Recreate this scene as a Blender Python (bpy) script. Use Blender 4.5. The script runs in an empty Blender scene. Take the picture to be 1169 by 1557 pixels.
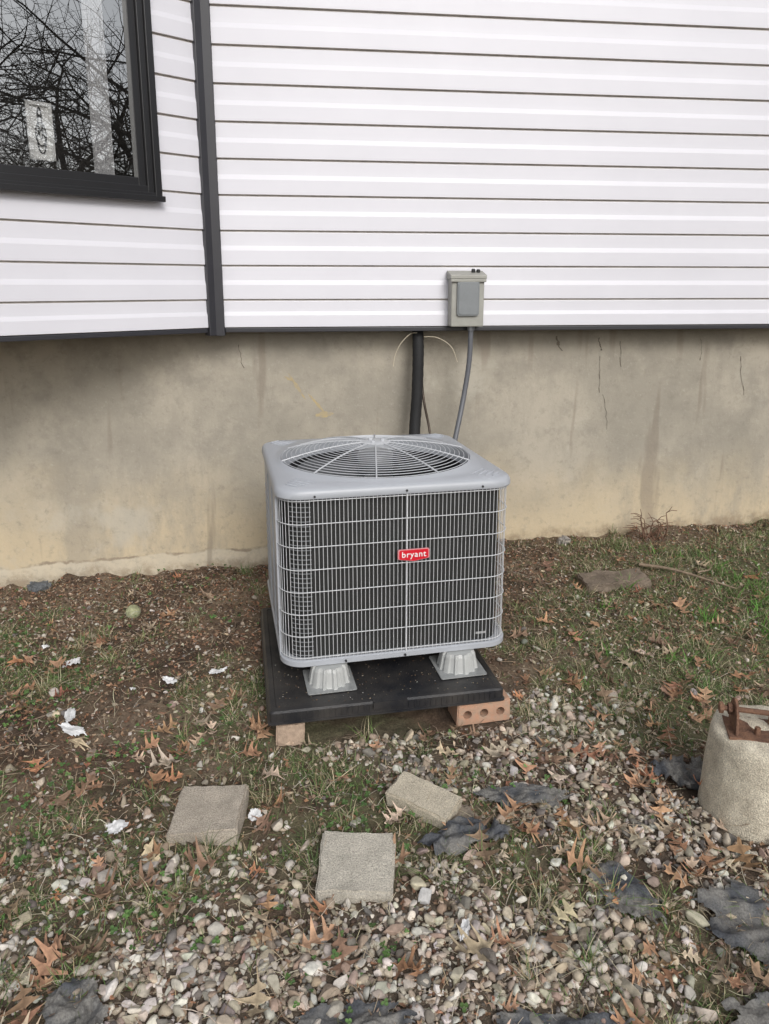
import bpy, math, random
import numpy as np
from mathutils import Vector, Matrix
random.seed(7); R=np.random.RandomState(11)
scene=bpy.context.scene
# ------------------------------------------------ noise
TAB=np.random.RandomState(3).rand(256,256)
def vn(x,y,s=0):
    x=np.asarray(x,float)+s*17.3+1000; y=np.asarray(y,float)+s*9.7+1000
    xi=np.floor(x).astype(int); yi=np.floor(y).astype(int); fx=x-xi; fy=y-yi
    fx=fx*fx*(3-2*fx); fy=fy*fy*(3-2*fy)
    g=lambda a,b:TAB[a%256,b%256]
    return (g(xi,yi)*(1-fx)+g(xi+1,yi)*fx)*(1-fy)+(g(xi,yi+1)*(1-fx)+g(xi+1,yi+1)*fx)*fy
def fbm(x,y,s=0,o=4):
    t=0;a=.5
    for i in range(o):
        t=t+a*vn(np.asarray(x)*2**i,np.asarray(y)*2**i,s+i); a*=.5
    return t/(1-.5**o)
def ss(t): t=np.clip(t,0,1); return t*t*(3-2*t)
# ------------------------------------------------ materials
def nodes(name):
    m=bpy.data.materials.new(name); m.use_nodes=True; nt=m.node_tree
    return m,nt,nt.nodes['Principled BSDF']
def mat(name,col,rough=.6,metal=0,var=.0,vscale=8,bump=0,bscale=60,col2=None,spec=.5,detail=4):
    m,nt,p=nodes(name); N=nt.nodes; L=nt.links
    p.inputs['Base Color'].default_value=(*col,1); p.inputs['Roughness'].default_value=rough
    p.inputs['Metallic'].default_value=metal; p.inputs['Specular IOR Level'].default_value=spec
    tc=N.new('ShaderNodeTexCoord')
    if var or col2:
        n=N.new('ShaderNodeTexNoise'); n.inputs['Scale'].default_value=vscale; n.inputs['Detail'].default_value=detail; n.inputs['Roughness'].default_value=.65
        L.new(tc.outputs['Object'],n.inputs['Vector'])
        r=N.new('ShaderNodeValToRGB'); r.color_ramp.elements[0].position=.35; r.color_ramp.elements[1].position=.65
        c2=col2 or tuple(c*(1-var) for c in col)
        r.color_ramp.elements[0].color=(*c2,1); r.color_ramp.elements[1].color=(*col,1)
        L.new(n.outputs['Fac'],r.inputs['Fac']); L.new(r.outputs['Color'],p.inputs['Base Color'])
    if bump:
        n=N.new('ShaderNodeTexNoise'); n.inputs['Scale'].default_value=bscale; n.inputs['Detail'].default_value=3
        L.new(tc.outputs['Object'],n.inputs['Vector'])
        b=N.new('ShaderNodeBump'); b.inputs['Strength'].default_value=bump; b.inputs['Distance'].default_value=.01
        L.new(n.outputs['Fac'],b.inputs['Height']); L.new(b.outputs['Normal'],p.inputs['Normal'])
    return m
def vcmat(name,rough=.8,nscale=90,lo=.65,hi=1.25,bump=.4,bscale=200,bd=.004,det=3):
    m,nt,p=nodes(name); N=nt.nodes; L=nt.links
    p.inputs['Roughness'].default_value=rough; p.inputs['Specular IOR Level'].default_value=.25
    at=N.new('ShaderNodeAttribute'); at.attribute_name='Col'
    if nscale==0:
        L.new(at.outputs['Color'],p.inputs['Base Color']); return m
    tc=N.new('ShaderNodeTexCoord')
    n=N.new('ShaderNodeTexNoise'); n.inputs['Scale'].default_value=nscale; n.inputs['Detail'].default_value=det; n.inputs['Roughness'].default_value=.7
    L.new(tc.outputs['Object'],n.inputs['Vector'])
    mr=N.new('ShaderNodeMapRange'); mr.inputs[1].default_value=.3; mr.inputs[2].default_value=.7; mr.inputs[3].default_value=lo; mr.inputs[4].default_value=hi
    L.new(n.outputs['Fac'],mr.inputs[0])
    mx=N.new('ShaderNodeVectorMath'); mx.operation='SCALE'
    L.new(at.outputs['Color'],mx.inputs[0]); L.new(mr.outputs[0],mx.inputs['Scale']); L.new(mx.outputs[0],p.inputs['Base Color'])
    if bump:
        n2=N.new('ShaderNodeTexNoise'); n2.inputs['Scale'].default_value=bscale; n2.inputs['Detail'].default_value=2
        L.new(tc.outputs['Object'],n2.inputs['Vector'])
        b=N.new('ShaderNodeBump'); b.inputs['Strength'].default_value=bump; b.inputs['Distance'].default_value=bd
        L.new(n2.outputs['Fac'],b.inputs['Height']); L.new(b.outputs['Normal'],p.inputs['Normal'])
    return m
# ------------------------------------------------ mesh builder
class MB:
    def __init__(s): s.v=[];s.f=[];s.m=[]
    def add(s,vs,fs,mi=0):
        o=len(s.v); s.v+=[tuple(v) for v in vs]; s.f+=[tuple(i+o for i in f) for f in fs]; s.m+=[mi]*len(fs)
    def hexa(s,p,mi=0): # p: 8 pts bottom 4 (ccw), top 4
        s.add(p,[(3,2,1,0),(4,5,6,7),(0,1,5,4),(1,2,6,5),(2,3,7,6),(3,0,4,7)],mi)
    def box(s,x0,x1,y0,y1,z0,z1,mi=0):
        s.hexa([(x0,y0,z0),(x1,y0,z0),(x1,y1,z0),(x0,y1,z0),(x0,y0,z1),(x1,y0,z1),(x1,y1,z1),(x0,y1,z1)],mi)
    def tube(s,pts,r,n=6,mi=0,closed=False,cap=True):
        P=[Vector(p) for p in pts]; k=len(P); rs=r if isinstance(r,(list,tuple)) else [r]*k
        vs=[];up=None
        for i in range(k):
            a=P[(i-1)%k] if (closed or i>0) else P[i]; b=P[(i+1)%k] if (closed or i<k-1) else P[i]
            t=(b-a).normalized()
            if up is None: up=Vector((0,0,1)) if abs(t.z)<.9 else Vector((0,1,0))
            x=up.cross(t)
            if x.length<1e-4: x=Vector((1,0,0)).cross(t)
            x.normalize(); y=t.cross(x); up=y
            for j in range(n):
                an=2*math.pi*j/n; vs.append(P[i]+x*(math.cos(an)*rs[i])+y*(math.sin(an)*rs[i]))
        fs=[]
        for i in range(k if closed else k-1):
            i2=(i+1)%k
            for j in range(n):
                j2=(j+1)%n; fs.append((i*n+j,i*n+j2,i2*n+j2,i2*n+j))
        if cap and not closed: fs.append(tuple(range(n))[::-1]); fs.append(tuple((k-1)*n+j for j in range(n)))
        s.add(vs,fs,mi)
    def rings(s,rings,mi=0,capb=False,capt=False):
        n=len(rings[0]); vs=[p for r in rings for p in r]; fs=[]
        for i in range(len(rings)-1):
            for j in range(n):
                j2=(j+1)%n; fs.append((i*n+j,i*n+j2,(i+1)*n+j2,(i+1)*n+j))
        if capb: fs.append(tuple(range(n))[::-1])
        if capt: fs.append(tuple((len(rings)-1)*n+j for j in range(n)))
        s.add(vs,fs,mi)
    def lathe(s,prof,c=(0,0,0),n=32,mi=0,capb=True,capt=True,f=None):
        s.rings([[(c[0]+r*(f(2*math.pi*j/n) if f else 1)*math.cos(2*math.pi*j/n),c[1]+r*(f(2*math.pi*j/n) if f else 1)*math.sin(2*math.pi*j/n),c[2]+z) for j in range(n)] for r,z in prof],mi,capb,capt)
    def obj(s,name,mats,parent=None,smooth=False,bevel=0,loc=None,rot=None,seg=2,auto=True):
        me=bpy.data.meshes.new(name); me.from_pydata(s.v,[],s.f); 
        for m in (mats if isinstance(mats,(list,tuple)) else [mats]): me.materials.append(m)
        me.polygons.foreach_set('material_index',s.m)
        if smooth:
            me.polygons.foreach_set('use_smooth',[True]*len(s.f))
            if auto:
                try: me.set_sharp_from_angle(angle=math.radians(40))
                except Exception: pass
        me.update()
        o=bpy.data.objects.new(name,me); scene.collection.objects.link(o)
        if parent: o.parent=parent
        if loc: o.location=loc
        if rot: o.rotation_euler=rot
        if bevel:
            b=o.modifiers.new('b','BEVEL'); b.width=bevel; b.segments=seg; b.limit_method='ANGLE'; b.angle_limit=math.radians(40)
        return o
def empty(name,loc=(0,0,0),rotz=0):
    e=bpy.data.objects.new(name,None); e.empty_display_size=.2; scene.collection.objects.link(e); e.location=loc; e.rotation_euler=(0,0,rotz); return e
# ------------------------------------------------ ground height
TW=math.tan(math.radians(7))
def wallz(x): return np.clip(.077+.045*np.asarray(x,float),-.15,.25)
def H(x,y):
    x=np.asarray(x,float); y=np.asarray(y,float)
    near=np.exp(-(np.maximum(np.abs(x)-3,0)**2+np.maximum(np.abs(y-2.5)-2,0)**2)/4)
    w=ss((y-2.45)/1.25)
    z=w*wallz(x)
    z=z+.05*np.exp(-(((x+.68)/.22)**2+((y-3.3)/.3)**2))
    z=z+near*(.035*(fbm(x*1.7,y*1.7,1)-.5)+.022*(fbm(x*9,y*9,5,4)-.5)+.010*(vn(x*40,y*40,8)-.5))
    z=z+near*np.clip(1-np.abs(y-3.88-TW*x)/.16,0,1)*(.10*(fbm(x*3,y*0+3,12)-.45)+.05*(vn(x*14,y*0,19)-.5))
    return z
def H1(x,y): return float(H(x,y))
# ------------------------------------------------ ground mesh
def axis(a,b,st,far):
    c=list(np.arange(a,b,st)); g=st; lo=[];v=c[0]
    while v>-far: g*=1.35; v-=g; lo.append(v)
    g=st; hi=[]; v=c[-1]
    while v<far: g*=1.35; v+=g; hi.append(v)
    return np.array(lo[::-1]+c+hi)
ax=axis(-2.5,2.8,.0125,300); ay=axis(.9,4.25,.0125,300)
X,Y=np.meshgrid(ax,ay); Z=H(X,Y)
nx,ny=len(ax),len(ay)
FAB=[(.98,2.05,.15,.09,-.15,.045,1),(.22,1.80,.15,.065,.2,.030,2),(.42,1.98,.19,.055,-.05,.020,3),(1.0,1.45,.32,.15,-.35,.026,4),(.86,1.22,.24,.13,.2,.026,5),(.62,1.60,.08,.12,.5,.020,6),(-.66,1.27,.08,.10,.7,.024,7),(-.1,1.24,.18,.06,.1,.022,8),(.4,1.23,.20,.055,-.1,.020,9)]
def fabm(x,y):
    m=0*x
    for (cx,cy,rx,ry,rot,l,s) in FAB:
        dx=x-cx;dy=y-cy;u=(dx*math.cos(rot)+dy*math.sin(rot))/rx;v=(-dx*math.sin(rot)+dy*math.cos(rot))/ry
        m=np.maximum(m,ss((1.0-np.hypot(u,v))/.4))
    return m
def gravel_d(x,y):
    d=.06+0*x
    d=np.maximum(d,ss((1.64-y+.34*ss((x+.2)/.6))/.25)*ss((x+1.7)/.5))
    d=np.maximum(d,.95*ss((x-.1)/.5)*ss((2.22-y)/.45))
    d=np.maximum(d,.70*np.exp(-(((x-.15)/.55)**2+((y-2.16)/.2)**2)))
    d=np.maximum(d,.55*np.exp(-(((x-.6)/.3)**2+((y-2.4)/.22)**2)))
    d=np.maximum(d,.35*ss((2.0-y)/.4))
    return d*np.clip((fbm(x*3.1,y*3.1,21)-.30)/.24,.13,1)*(1-.72*fabm(x,y))
def green_d(x,y):
    g=3.0*(fbm(x*2.2,y*2.2,33)-.42)
    g=g*(1-.85*ss((gravel_d(x,y)-.2)/.4))
    g=g*(1-.8*ss((y-3.0)/.4)*ss((1.1-x)/.3))*(1-.40*ss((-.2-x)/.3))
    g=g+1.5*np.exp(-(((x-1.8)/.5)**2+((y-3.15)/.55)**2))+1.5*np.exp(-(((x-1.15)/.5)**2+((y-2.8)/.5)**2))+.8*np.exp(-(((x+.75)/.3)**2+((y-1.62)/.2)**2))+.5*np.exp(-(((x+.6)/.2)**2+((y-2.45)/.25)**2))+.7*np.exp(-(((x-.75)/.3)**2+((y-2.35)/.2)**2))+.7*np.exp(-(((x+.15)/.25)**2+((y-2.15)/.1)**2))+.6*np.exp(-(((x+1.3)/.3)**2+((y-2.7)/.12)**2))
    return np.clip(g*(.4+1.3*ss((fbm(x*9,y*9,37)-.35)/.25)),0,1)
n1=fbm(X*2.3,Y*2.3,41); n2=fbm(X*14,Y*14,43); n3=fbm(X*50,Y*50,45,2)
soil=np.array([.135,.092,.064]); dark=np.array([.050,.036,.027]); tan=np.array([.25,.19,.135]); thatch=np.array([.20,.17,.11]); grn=np.array([.07,.095,.035])
def mix(a,b,t): return a*(1-t[...,None])+b*t[...,None]
C=mix(np.broadcast_to(soil,X.shape+(3,)),np.broadcast_to(dark,X.shape+(3,)),ss((n2-.42)/.25)*.8)
C=mix(C,tan,ss((n1-.5)/.2)*.6)
g=green_d(X,Y); C=mix(C,thatch,np.clip(g*1.3,0,.8)*ss((n3-.2)/.4)); C=mix(C,grn,g*.45)
C=mix(C,np.array([.13,.105,.08]),np.clip(gravel_d(X,Y)*1.1,0,.8))
C=mix(C,np.array([.34,.26,.175]),.7*np.exp(-(((X+.68)/.2)**2+((Y-3.35)/.25)**2)))
def npmesh(name,V,F,col,m,smooth=True):
    me=bpy.data.meshes.new(name); V=np.asarray(V,np.float32); F=np.asarray(F,np.int32); k=F.shape[1]
    me.vertices.add(len(V)); me.vertices.foreach_set('co',V.ravel())
    me.loops.add(F.size); me.loops.foreach_set('vertex_index',F.ravel())
    me.polygons.add(len(F)); me.polygons.foreach_set('loop_start',np.arange(0,F.size,k,dtype=np.int32))
    try: me.polygons.foreach_set('loop_total',np.full(len(F),k,np.int32))
    except Exception: pass
    me.polygons.foreach_set('use_smooth',np.full(len(F),smooth))
    me.update(calc_edges=True)
    a=me.color_attributes.new('Col','FLOAT_COLOR','POINT')
    a.data.foreach_set('color',np.concatenate([col,np.ones((len(V),1))],1).astype(np.float32).ravel())
    me.materials.append(m); me.validate()
    o=bpy.data.objects.new(name,me); scene.collection.objects.link(o); return o
idx=np.arange(nx*ny).reshape(ny,nx)
F=np.stack([idx[:-1,:-1],idx[:-1,1:],idx[1:,1:],idx[1:,:-1]],-1).reshape(-1,4)
npmesh('ground',np.stack([X,Y,Z],-1).reshape(-1,3),F,C.reshape(-1,3),vcmat('soil',.95,120,.55,1.45,.8,260,.006,5))
# ------------------------------------------------ scatter
def rotm(rz,tx,ty):
    cz,sz=np.cos(rz),np.sin(rz); cx,sx=np.cos(tx),np.sin(tx); cy,sy=np.cos(ty),np.sin(ty)
    n=len(rz); Zr=np.zeros((n,3,3)); Zr[:,0,0]=cz;Zr[:,0,1]=-sz;Zr[:,1,0]=sz;Zr[:,1,1]=cz;Zr[:,2,2]=1
    Xr=np.zeros((n,3,3)); Xr[:,0,0]=1;Xr[:,1,1]=cx;Xr[:,1,2]=-sx;Xr[:,2,1]=sx;Xr[:,2,2]=cx
    Yr=np.zeros((n,3,3)); Yr[:,1,1]=1;Yr[:,0,0]=cy;Yr[:,0,2]=sy;Yr[:,2,0]=-sy;Yr[:,2,2]=cy
    return Zr@Yr@Xr
def scatter(name,variants,P,S,RM,COL,m,smooth=True,shade=None):
    VV=[];FF=[];CC=[];o=0; N=len(P); which=R.randint(0,len(variants),N)
    for k,(bv,bf) in enumerate(variants):
        i=np.where(which==k)[0]
        if len(i)==0: continue
        v=bv[None]*S[i][:,None,:]; v=np.einsum('nij,nkj->nki',RM[i],v)+P[i][:,None,:]
        f=bf[None]+(np.arange(len(i))*len(bv))[:,None,None]+o
        c=np.repeat(COL[i][:,None,:],len(bv),1)
        if shade is not None: c=c*shade[k][None,:,None]
        VV.append(v.reshape(-1,3));FF.append(f.reshape(-1,bf.shape[1]));CC.append(c.reshape(-1,3)); o+=len(i)*len(bv)
    return npmesh(name,np.concatenate(VV),np.concatenate(FF),np.concatenate(CC),m,smooth)
PADC=(-.062,2.73); PR=math.radians(11)
BLK=[(-.062,2.73,.42,.43,PR),(-.512,1.872,.10,.10,.02),(-.075,1.685,.10,.10,-.03),(.12,1.945,.105,.055,math.radians(-32)),(.345,2.435,.1,.05,PR),(-.335,2.345,.05,.1,PR),(1.11,1.93,.15,.15,0)]
def free(x,y,skip=0,pad=.0):
    ok=(y<3.88+TW*x)
    for (cx,cy,hx,hy,r) in BLK:
        dx=x-cx;dy=y-cy; u=dx*math.cos(r)+dy*math.sin(r); v=-dx*math.sin(r)+dy*math.cos(r)
        ok&=~((np.abs(u)<hx+pad)&(np.abs(v)<hy+pad))
    return ok
def sample(n,dens,pad=0,x0=-2.4,x1=2.7,y0=.95,y1=4.2):
    x=R.uniform(x0,x1,n); y=R.uniform(y0,y1,n); k=(R.rand(n)<dens(x,y))&free(x,y,pad=pad)&(np.abs(x)<.62*y+.55); return x[k],y[k]
def ico(sub,seed,amp,cut=9,dlo=.55):
    import bmesh
    bm=bmesh.new(); bmesh.ops.create_icosphere(bm,subdivisions=sub,radius=1)
    v=np.array([q.co[:] for q in bm.verts]); f=np.array([[a.index for a in t.verts] for t in bm.faces]); bm.free()
    r=np.random.RandomState(seed)
    for _ in range(cut):
        nn=r.normal(size=3); nn/=np.linalg.norm(nn); d=r.uniform(dlo,.85); e=v@nn; k=e>d; v[k]-=np.outer((e[k]-d)*.97,nn)
    v*=1+amp*r.uniform(-1,1,(len(v),1)); return v,f
def pal(cols,n,jit=.12):
    c=np.array([q[:3] for q in cols]); w=np.array([q[3] for q in cols]); i=R.choice(len(cols),n,p=w/w.sum())
    return np.clip(c[i]*(1+jit*R.normal(size=(n,1)))*(1+.03*R.normal(size=(n,3))),.01,.9)
GP=[(.47,.41,.33,3),(.54,.50,.44,3),(.66,.62,.55,1.8),(.34,.28,.22,2.4),(.20,.18,.16,1.8),(.38,.28,.22,.9),(.53,.45,.34,1.5)]
gm=vcmat('gravel_stone',.8,60,.72,1.18,0)
small=[ico(2,i+20,.03,12,.42) for i in range(10)]
mid3=[ico(3,i+70,.012,13,.42) for i in range(8)]
def stones(name,n,dens,mu,sg,lo,hi,smooth,y1=3.4,zoff=(0.0,.5),var=None):
    x,y=sample(n,dens,.005,y1=y1); n=len(x)
    sz=np.clip(R.lognormal(math.log(mu),sg,n),lo,hi)
    S=np.stack([sz*R.uniform(.9,1.55,n),sz*R.uniform(.7,1.1,n),sz*R.uniform(.45,.8,n)],1)
    scatter(name,var or small,np.stack([x,y,H(x,y)+sz*R.uniform(*zoff,n)],1),S,rotm(R.uniform(0,6.3,n),R.normal(0,.4,n),R.normal(0,.4,n)),pal(GP,n),gm,smooth)
stones('gravel',9000,gravel_d,.0140,.27,.008,.026,True,zoff=(.15,.75),var=mid3,y1=2.6)
stones('gravel',30000,gravel_d,.0098,.34,.004,.020,True,zoff=(.1,.7))
stones('gravel',46000,gravel_d,.0068,.35,.003,.015,False)
x,y=sample(80000,lambda x,y:np.clip(gravel_d(x,y)*.8+.07,0,1),.005); n=len(x)
sz=R.uniform(.002,.0055,n)
S=np.stack([sz*R.uniform(.9,1.5,n),sz,sz*R.uniform(.5,.9,n)],1)
scatter('gravel_fines',[ico(1,i+40,.1) for i in range(4)],np.stack([x,y,H(x,y)+sz*.3],1),S,rotm(R.uniform(0,6.3,n),R.normal(0,.4,n),R.normal(0,.4,n)),pal(GP,n)*.75,vcmat('fines',.85,0),False)
# soil clods
x,y=sample(34000,lambda x,y:.25+.7*ss((y-2.7)/.5)*ss((1.4-x)/.4)+0*x,.0); n=len(x)
sz=R.uniform(.002,.011,n)
scatter('soil_clods',[ico(1,i+60,.2) for i in range(4)],np.stack([x,y,H(x,y)+sz*.2],1),np.stack([sz,sz,sz*.8],1),rotm(R.uniform(0,6.3,n),R.uniform(0,3,n),R.normal(0,.4,n)),pal([(.14,.095,.067,3),(.07,.05,.037,2),(.26,.19,.135,2.4),(.16,.095,.062,1)],n),vcmat('clod',.95,0),True)
# flakes: mulch / leaf crumbs
def flake(seed):
    r=np.random.RandomState(seed); k=6; a=np.sort(r.uniform(0,6.28,k)); rr=r.uniform(.5,1,k)
    v=[(0,0,r.uniform(-.2,.3))]+[(rr[i]*math.cos(a[i]),.5*rr[i]*math.sin(a[i]),r.uniform(-.15,.3)) for i in range(k)]
    return np.array(v),np.array([(0,i+1,(i+1)%k+1) for i in range(k)])
x,y=sample(74000,lambda x,y:np.clip(.34+.6*ss((y-2.7)/.4)+.25*ss((-.2-x)/.3)+.6*(fbm(x*4,y*4,77)-.5),0,1),0); n=len(x)
sz=R.uniform(.003,.018,n)
debris=pal([(.21,.12,.078,3),(.31,.205,.135,3),(.46,.37,.27,2),(.10,.065,.045,3.5),(.35,.19,.115,1.5),(.54,.48,.40,1)],n)
scatter('leaf_litter',[flake(i) for i in range(10)],np.stack([x,y,H(x,y)+.003+R.uniform(0,.007,n)],1),np.stack([sz,sz,sz],1),rotm(R.uniform(0,6.3,n),R.normal(0,.35,n),R.normal(0,.35,n)),debris,vcmat('litter',.85,0),False)
# oak leaves
half=[(0,.010),(.12,.015),(.2,.05),(.25,.20),(.30,.28),(.335,.17),(.36,.065),(.40,.055),(.45,.19),(.50,.42),(.55,.46),(.565,.31),(.585,.13),(.62,.055),(.68,.06),(.72,.18),(.78,.35),(.82,.32),(.83,.18),(.86,.08),(.92,.07),(1.0,.01)]
def leaf(seed):
    r=np.random.RandomState(seed); vs=[];fs=[]
    k1=r.uniform(.0,2.0)*r.choice([1,1,-.5]); k2=r.uniform(-.8,1.0); tw=r.uniform(-1.0,1.0); n=len(half)
    sc=[1+.24*r.normal() for _ in range(n)]
    sc2=[1+.24*r.normal() for _ in range(n)]
    for i,(a,b) in enumerate(half):
        for side,q in ((-1,1),(-1,.5),(1,0),(1,.5),(1,1)):
            yy=side*b*q*(sc[i] if side>0 else sc2[i]); xx=a+.16*abs(yy)
            zz=k1*yy*yy+k2*(xx-.5)**2+tw*yy*(xx-.5)+.05*math.sin(14*xx+seed)*q
            vs.append((xx-.5,yy+.10*math.sin(3*xx+seed),zz))
    for i in range(n-1):
        for j in range(4):
            a=i*5+j; fs+= [(a,a+1,a+6),(a,a+6,a+5)]
    o=len(vs); vs+=[(-.5,.08*math.sin(seed)-.008,.02),(-.5,.08*math.sin(seed)+.008,.02),(-.78,.08*math.sin(seed)+.03,.06)]; fs.append((o,o+1,o+2))
    sh=np.ones(len(vs))
    for i in range(n):
        sh[i*5+2]=.72
        sh[i*5]=1.1; sh[i*5+4]=1.1
    return np.array(vs),np.array(fs),sh
LV=[leaf(i) for i in range(24)]
def leaf_d(x,y):
    c=np.clip((fbm(x*2.6,y*2.6,91)-.36)/.25,.08,1)
    d=.55*c*(1-.7*ss((y-2.5)/.5))
    for (a,b,r,w) in [(-.82,1.25,.16,1.5),(-.5,1.72,.12,1.2),(-.22,1.52,.13,1.2),(.86,2.05,.2,1.2),(.75,1.75,.25,.5),(.0,1.88,.1,.7),(1.2,1.55,.3,.4),(.55,1.3,.3,.4),(1.6,2.9,.3,.5),(-.45,2.05,.2,.3),(1.25,2.75,.25,.5),(-.85,2.0,.25,.3)]:
        d=d+w*.7*np.exp(-((x-a)**2+(y-b)**2)/r**2)
    return np.clip(d,0,1)
x,y=sample(1900,leaf_d,-.03,x0=-2,x1=2.3); n=len(x); sz=R.uniform(.045,.112,n)
LP=[(.42,.245,.15,3),(.46,.28,.175,3),(.33,.185,.11,2),(.50,.39,.28,2.4),(.26,.17,.115,2.6),(.58,.49,.38,1.2),(.34,.15,.10,.2),(.47,.24,.135,1.2)]
scatter('oak_leaves',[(a,b) for a,b,c in LV],np.stack([x,y,H(x,y)+.014+.010*R.rand(n)],1),np.stack([sz,sz*R.uniform(.7,1.05,n),sz],1),rotm(R.uniform(0,6.3,n),R.normal(0,.28,n),R.normal(0,.28,n)),pal(LP,n),vcmat('dry_leaf',.75,60,.7,1.2,0),True,[c for a,b,c in LV])
# grass blades
def blade(seed):
    r=np.random.RandomState(seed); k=4; b=r.uniform(.15,1.0); vs=[]
    for i in range(k):
        t=i/(k-1); w=.5*(1-t**1.6)+.02; vs+=[(-w,b*t*t,t*(1-.35*b*t)),(w,b*t*t,t*(1-.35*b*t))]
    fs=[]
    for i in range(k-1): fs+=[(2*i,2*i+1,2*i+3),(2*i,2*i+3,2*i+2)]
    return np.array(vs),np.array(fs)
BV=[blade(i) for i in range(8)]; grm=vcmat('grass_blade',.6,0)
def grass(name,nt,dens,L0,L1,palette,w=.0013,per=(5,16),spread=.014,dryf=.30):
    x,y=sample(nt,dens,.0); k=R.randint(per[0],per[1],len(x)); ii=np.repeat(np.arange(len(x)),k); n=len(ii)
    base=pal(palette,len(x),.1)[ii]
    px=x[ii]+R.normal(0,spread,n); py=y[ii]+R.normal(0,spread,n); f=free(px,py,pad=-.005); ii=ii[f];px=px[f];py=py[f];n=len(ii);base=base[f]
    l=R.uniform(L0,L1,n); dry=R.rand(n)<dryf
    col=base*(1+.15*R.normal(size=(n,1))); col[dry]=pal([(.48,.41,.27,2),(.38,.30,.19,1),(.55,.48,.34,1)],dry.sum())
    lean=np.abs(R.normal(.35,.45,n))
    scatter(name,BV,np.stack([px,py,H(px,py)-.004],1),np.stack([np.full(n,w)*R.uniform(.7,1.5,n),l,l],1),rotm(R.uniform(0,6.3,n),-lean,R.normal(0,.2,n)),np.clip(col,.01,.8),grm,True)
GG=[(.125,.195,.06,3),(.155,.225,.08,2),(.085,.14,.045,2),(.21,.235,.11,1)]
grass('grass',24000,lambda x,y:np.clip(green_d(x,y)*1.1+.04,0,1)*.85,.014,.052,GG,.0020)
grass('grass_tufts',700,lambda x,y:np.clip(green_d(x,y)+.10,0,1),.045,.11,GG,.0021,(25,60),.016,.42)
grass('green_weed_grass',2000,lambda x,y:np.clip(np.exp(-(((x-1.78)/.30)**2+((y-3.15)/.45)**2))+.25*np.exp(-(((x-1.2)/.3)**2+((y-2.85)/.3)**2)),0,1),.04,.12,[(.10,.25,.04,2),(.14,.30,.065,1)],.0028,(10,24),.02,.08)
# straw
x,y=sample(17000,lambda x,y:np.clip(.6-.3*ss((y-3)/.3),0,1)+0*x,0); n=len(x)
def straw(seed):
    r=np.random.RandomState(seed); k=5; c=r.uniform(-.25,.25); vs=[]
    for i in range(k):
        t=i/(k-1)-.5; vs+=[(t,c*t*t*4-.5*.02,.05*math.sin(6*t+seed)),(t,c*t*t*4+.5*.02,.05*math.sin(6*t+seed))]
    return np.array(vs),np.array([q for i in range(k-1) for q in ((2*i,2*i+1,2*i+3),(2*i,2*i+3,2*i+2))])
l=R.uniform(.015,.095,n)
scatter('straw',[straw(i) for i in range(8)],np.stack([x,y,H(x,y)+.006+.012*R.rand(n)],1),np.stack([l,l,l],1),rotm(R.uniform(0,6.3,n),R.normal(0,.2,n),R.normal(0,.12,n)),pal([(.52,.45,.33,3),(.40,.32,.22,3),(.22,.15,.10,2),(.62,.56,.45,1.3)],n),grm,True)
# clover / ground weeds
def clover(seed):
    r=np.random.RandomState(seed); vs=[];fs=[]
    for k in range(3):
        a=2.09*k+r.uniform(-.2,.2); o=len(vs); c=np.array([math.cos(a),math.sin(a)])*.55
        vs.append((c[0],c[1],.1)); 
        for j in range(8):
            b=j/8*6.283; vs.append((c[0]+.5*math.cos(b),c[1]+.5*math.sin(b),.25+.08*math.sin(b*2)))
        fs+=[(o,o+1+j,o+1+(j+1)%8) for j in range(8)]
    return np.array(vs),np.array(fs)
def clov_d(x,y):
    d=.9*np.clip((fbm(x*3.3,y*3.3,61)-.49)/.12,0,1)*ss((.3-x)/.5)*(1-.8*ss((y-3.0)/.4))*ss((y-1.15)/.2)
    return np.clip(d+.9*np.exp(-(((x+.62)/.24)**2+((y-1.60)/.13)**2))+.6*np.exp(-(((x-.45)/.3)**2+((y-2.1)/.1)**2))+.5*np.exp(-(((x+1.2)/.25)**2+((y-2.75)/.12)**2))+.02,0,1)
x,y=sample(16000,clov_d,.0); n=len(x); sz=R.uniform(.004,.011,n)
scatter('clover',[clover(i) for i in range(5)],np.stack([x,y,H(x,y)+R.uniform(.006,.028,n)],1),np.stack([sz,sz,sz],1),rotm(R.uniform(0,6.3,n),R.normal(0,.35,n),R.normal(0,.35,n)),pal([(.09,.17,.05,3),(.125,.21,.07,2),(.06,.11,.035,2)],n),grm,False)
# ------------------------------------------------ HOUSE
house=empty('house')
m_dir=Vector((math.cos(math.radians(7)),math.sin(math.radians(7)),0)); m_n=Vector((m_dir.y,-m_dir.x,0))
CC=Vector((-.822,3.650,0)); b_dir=Vector((-.755,-.656,0)).normalized(); b_n=Vector((.656,-.755,0)).normalized()
def WP(O,d,n,s,o,z): p=O+d*s+n*o; return (p.x,p.y,z)
def wbox(mb,fr,s0,s1,o0,o1,z0,z1,mi=0):
    O,d,n=fr; f=lambda s,o,z:WP(O,d,n,s,o,z)
    pts=[f(s0,o1,z0),f(s1,o1,z0),f(s1,o0,z0),f(s0,o0,z0),f(s0,o1,z1),f(s1,o1,z1),f(s1,o0,z1),f(s0,o0,z1)]
    if d.cross(n).z>0: pts=[pts[i] for i in (3,2,1,0,7,6,5,4)]
    mb.hexa(pts,mi)
MAIN=(CC,m_dir,m_n); BAY=(CC,b_dir,b_n); EE=CC+b_dir*1.5; BF=(EE,-m_dir,m_n)
ZB=1.335; ZT=4.9
courses=[ZB]+[1.469+.16*k for k in range(23)]
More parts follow.
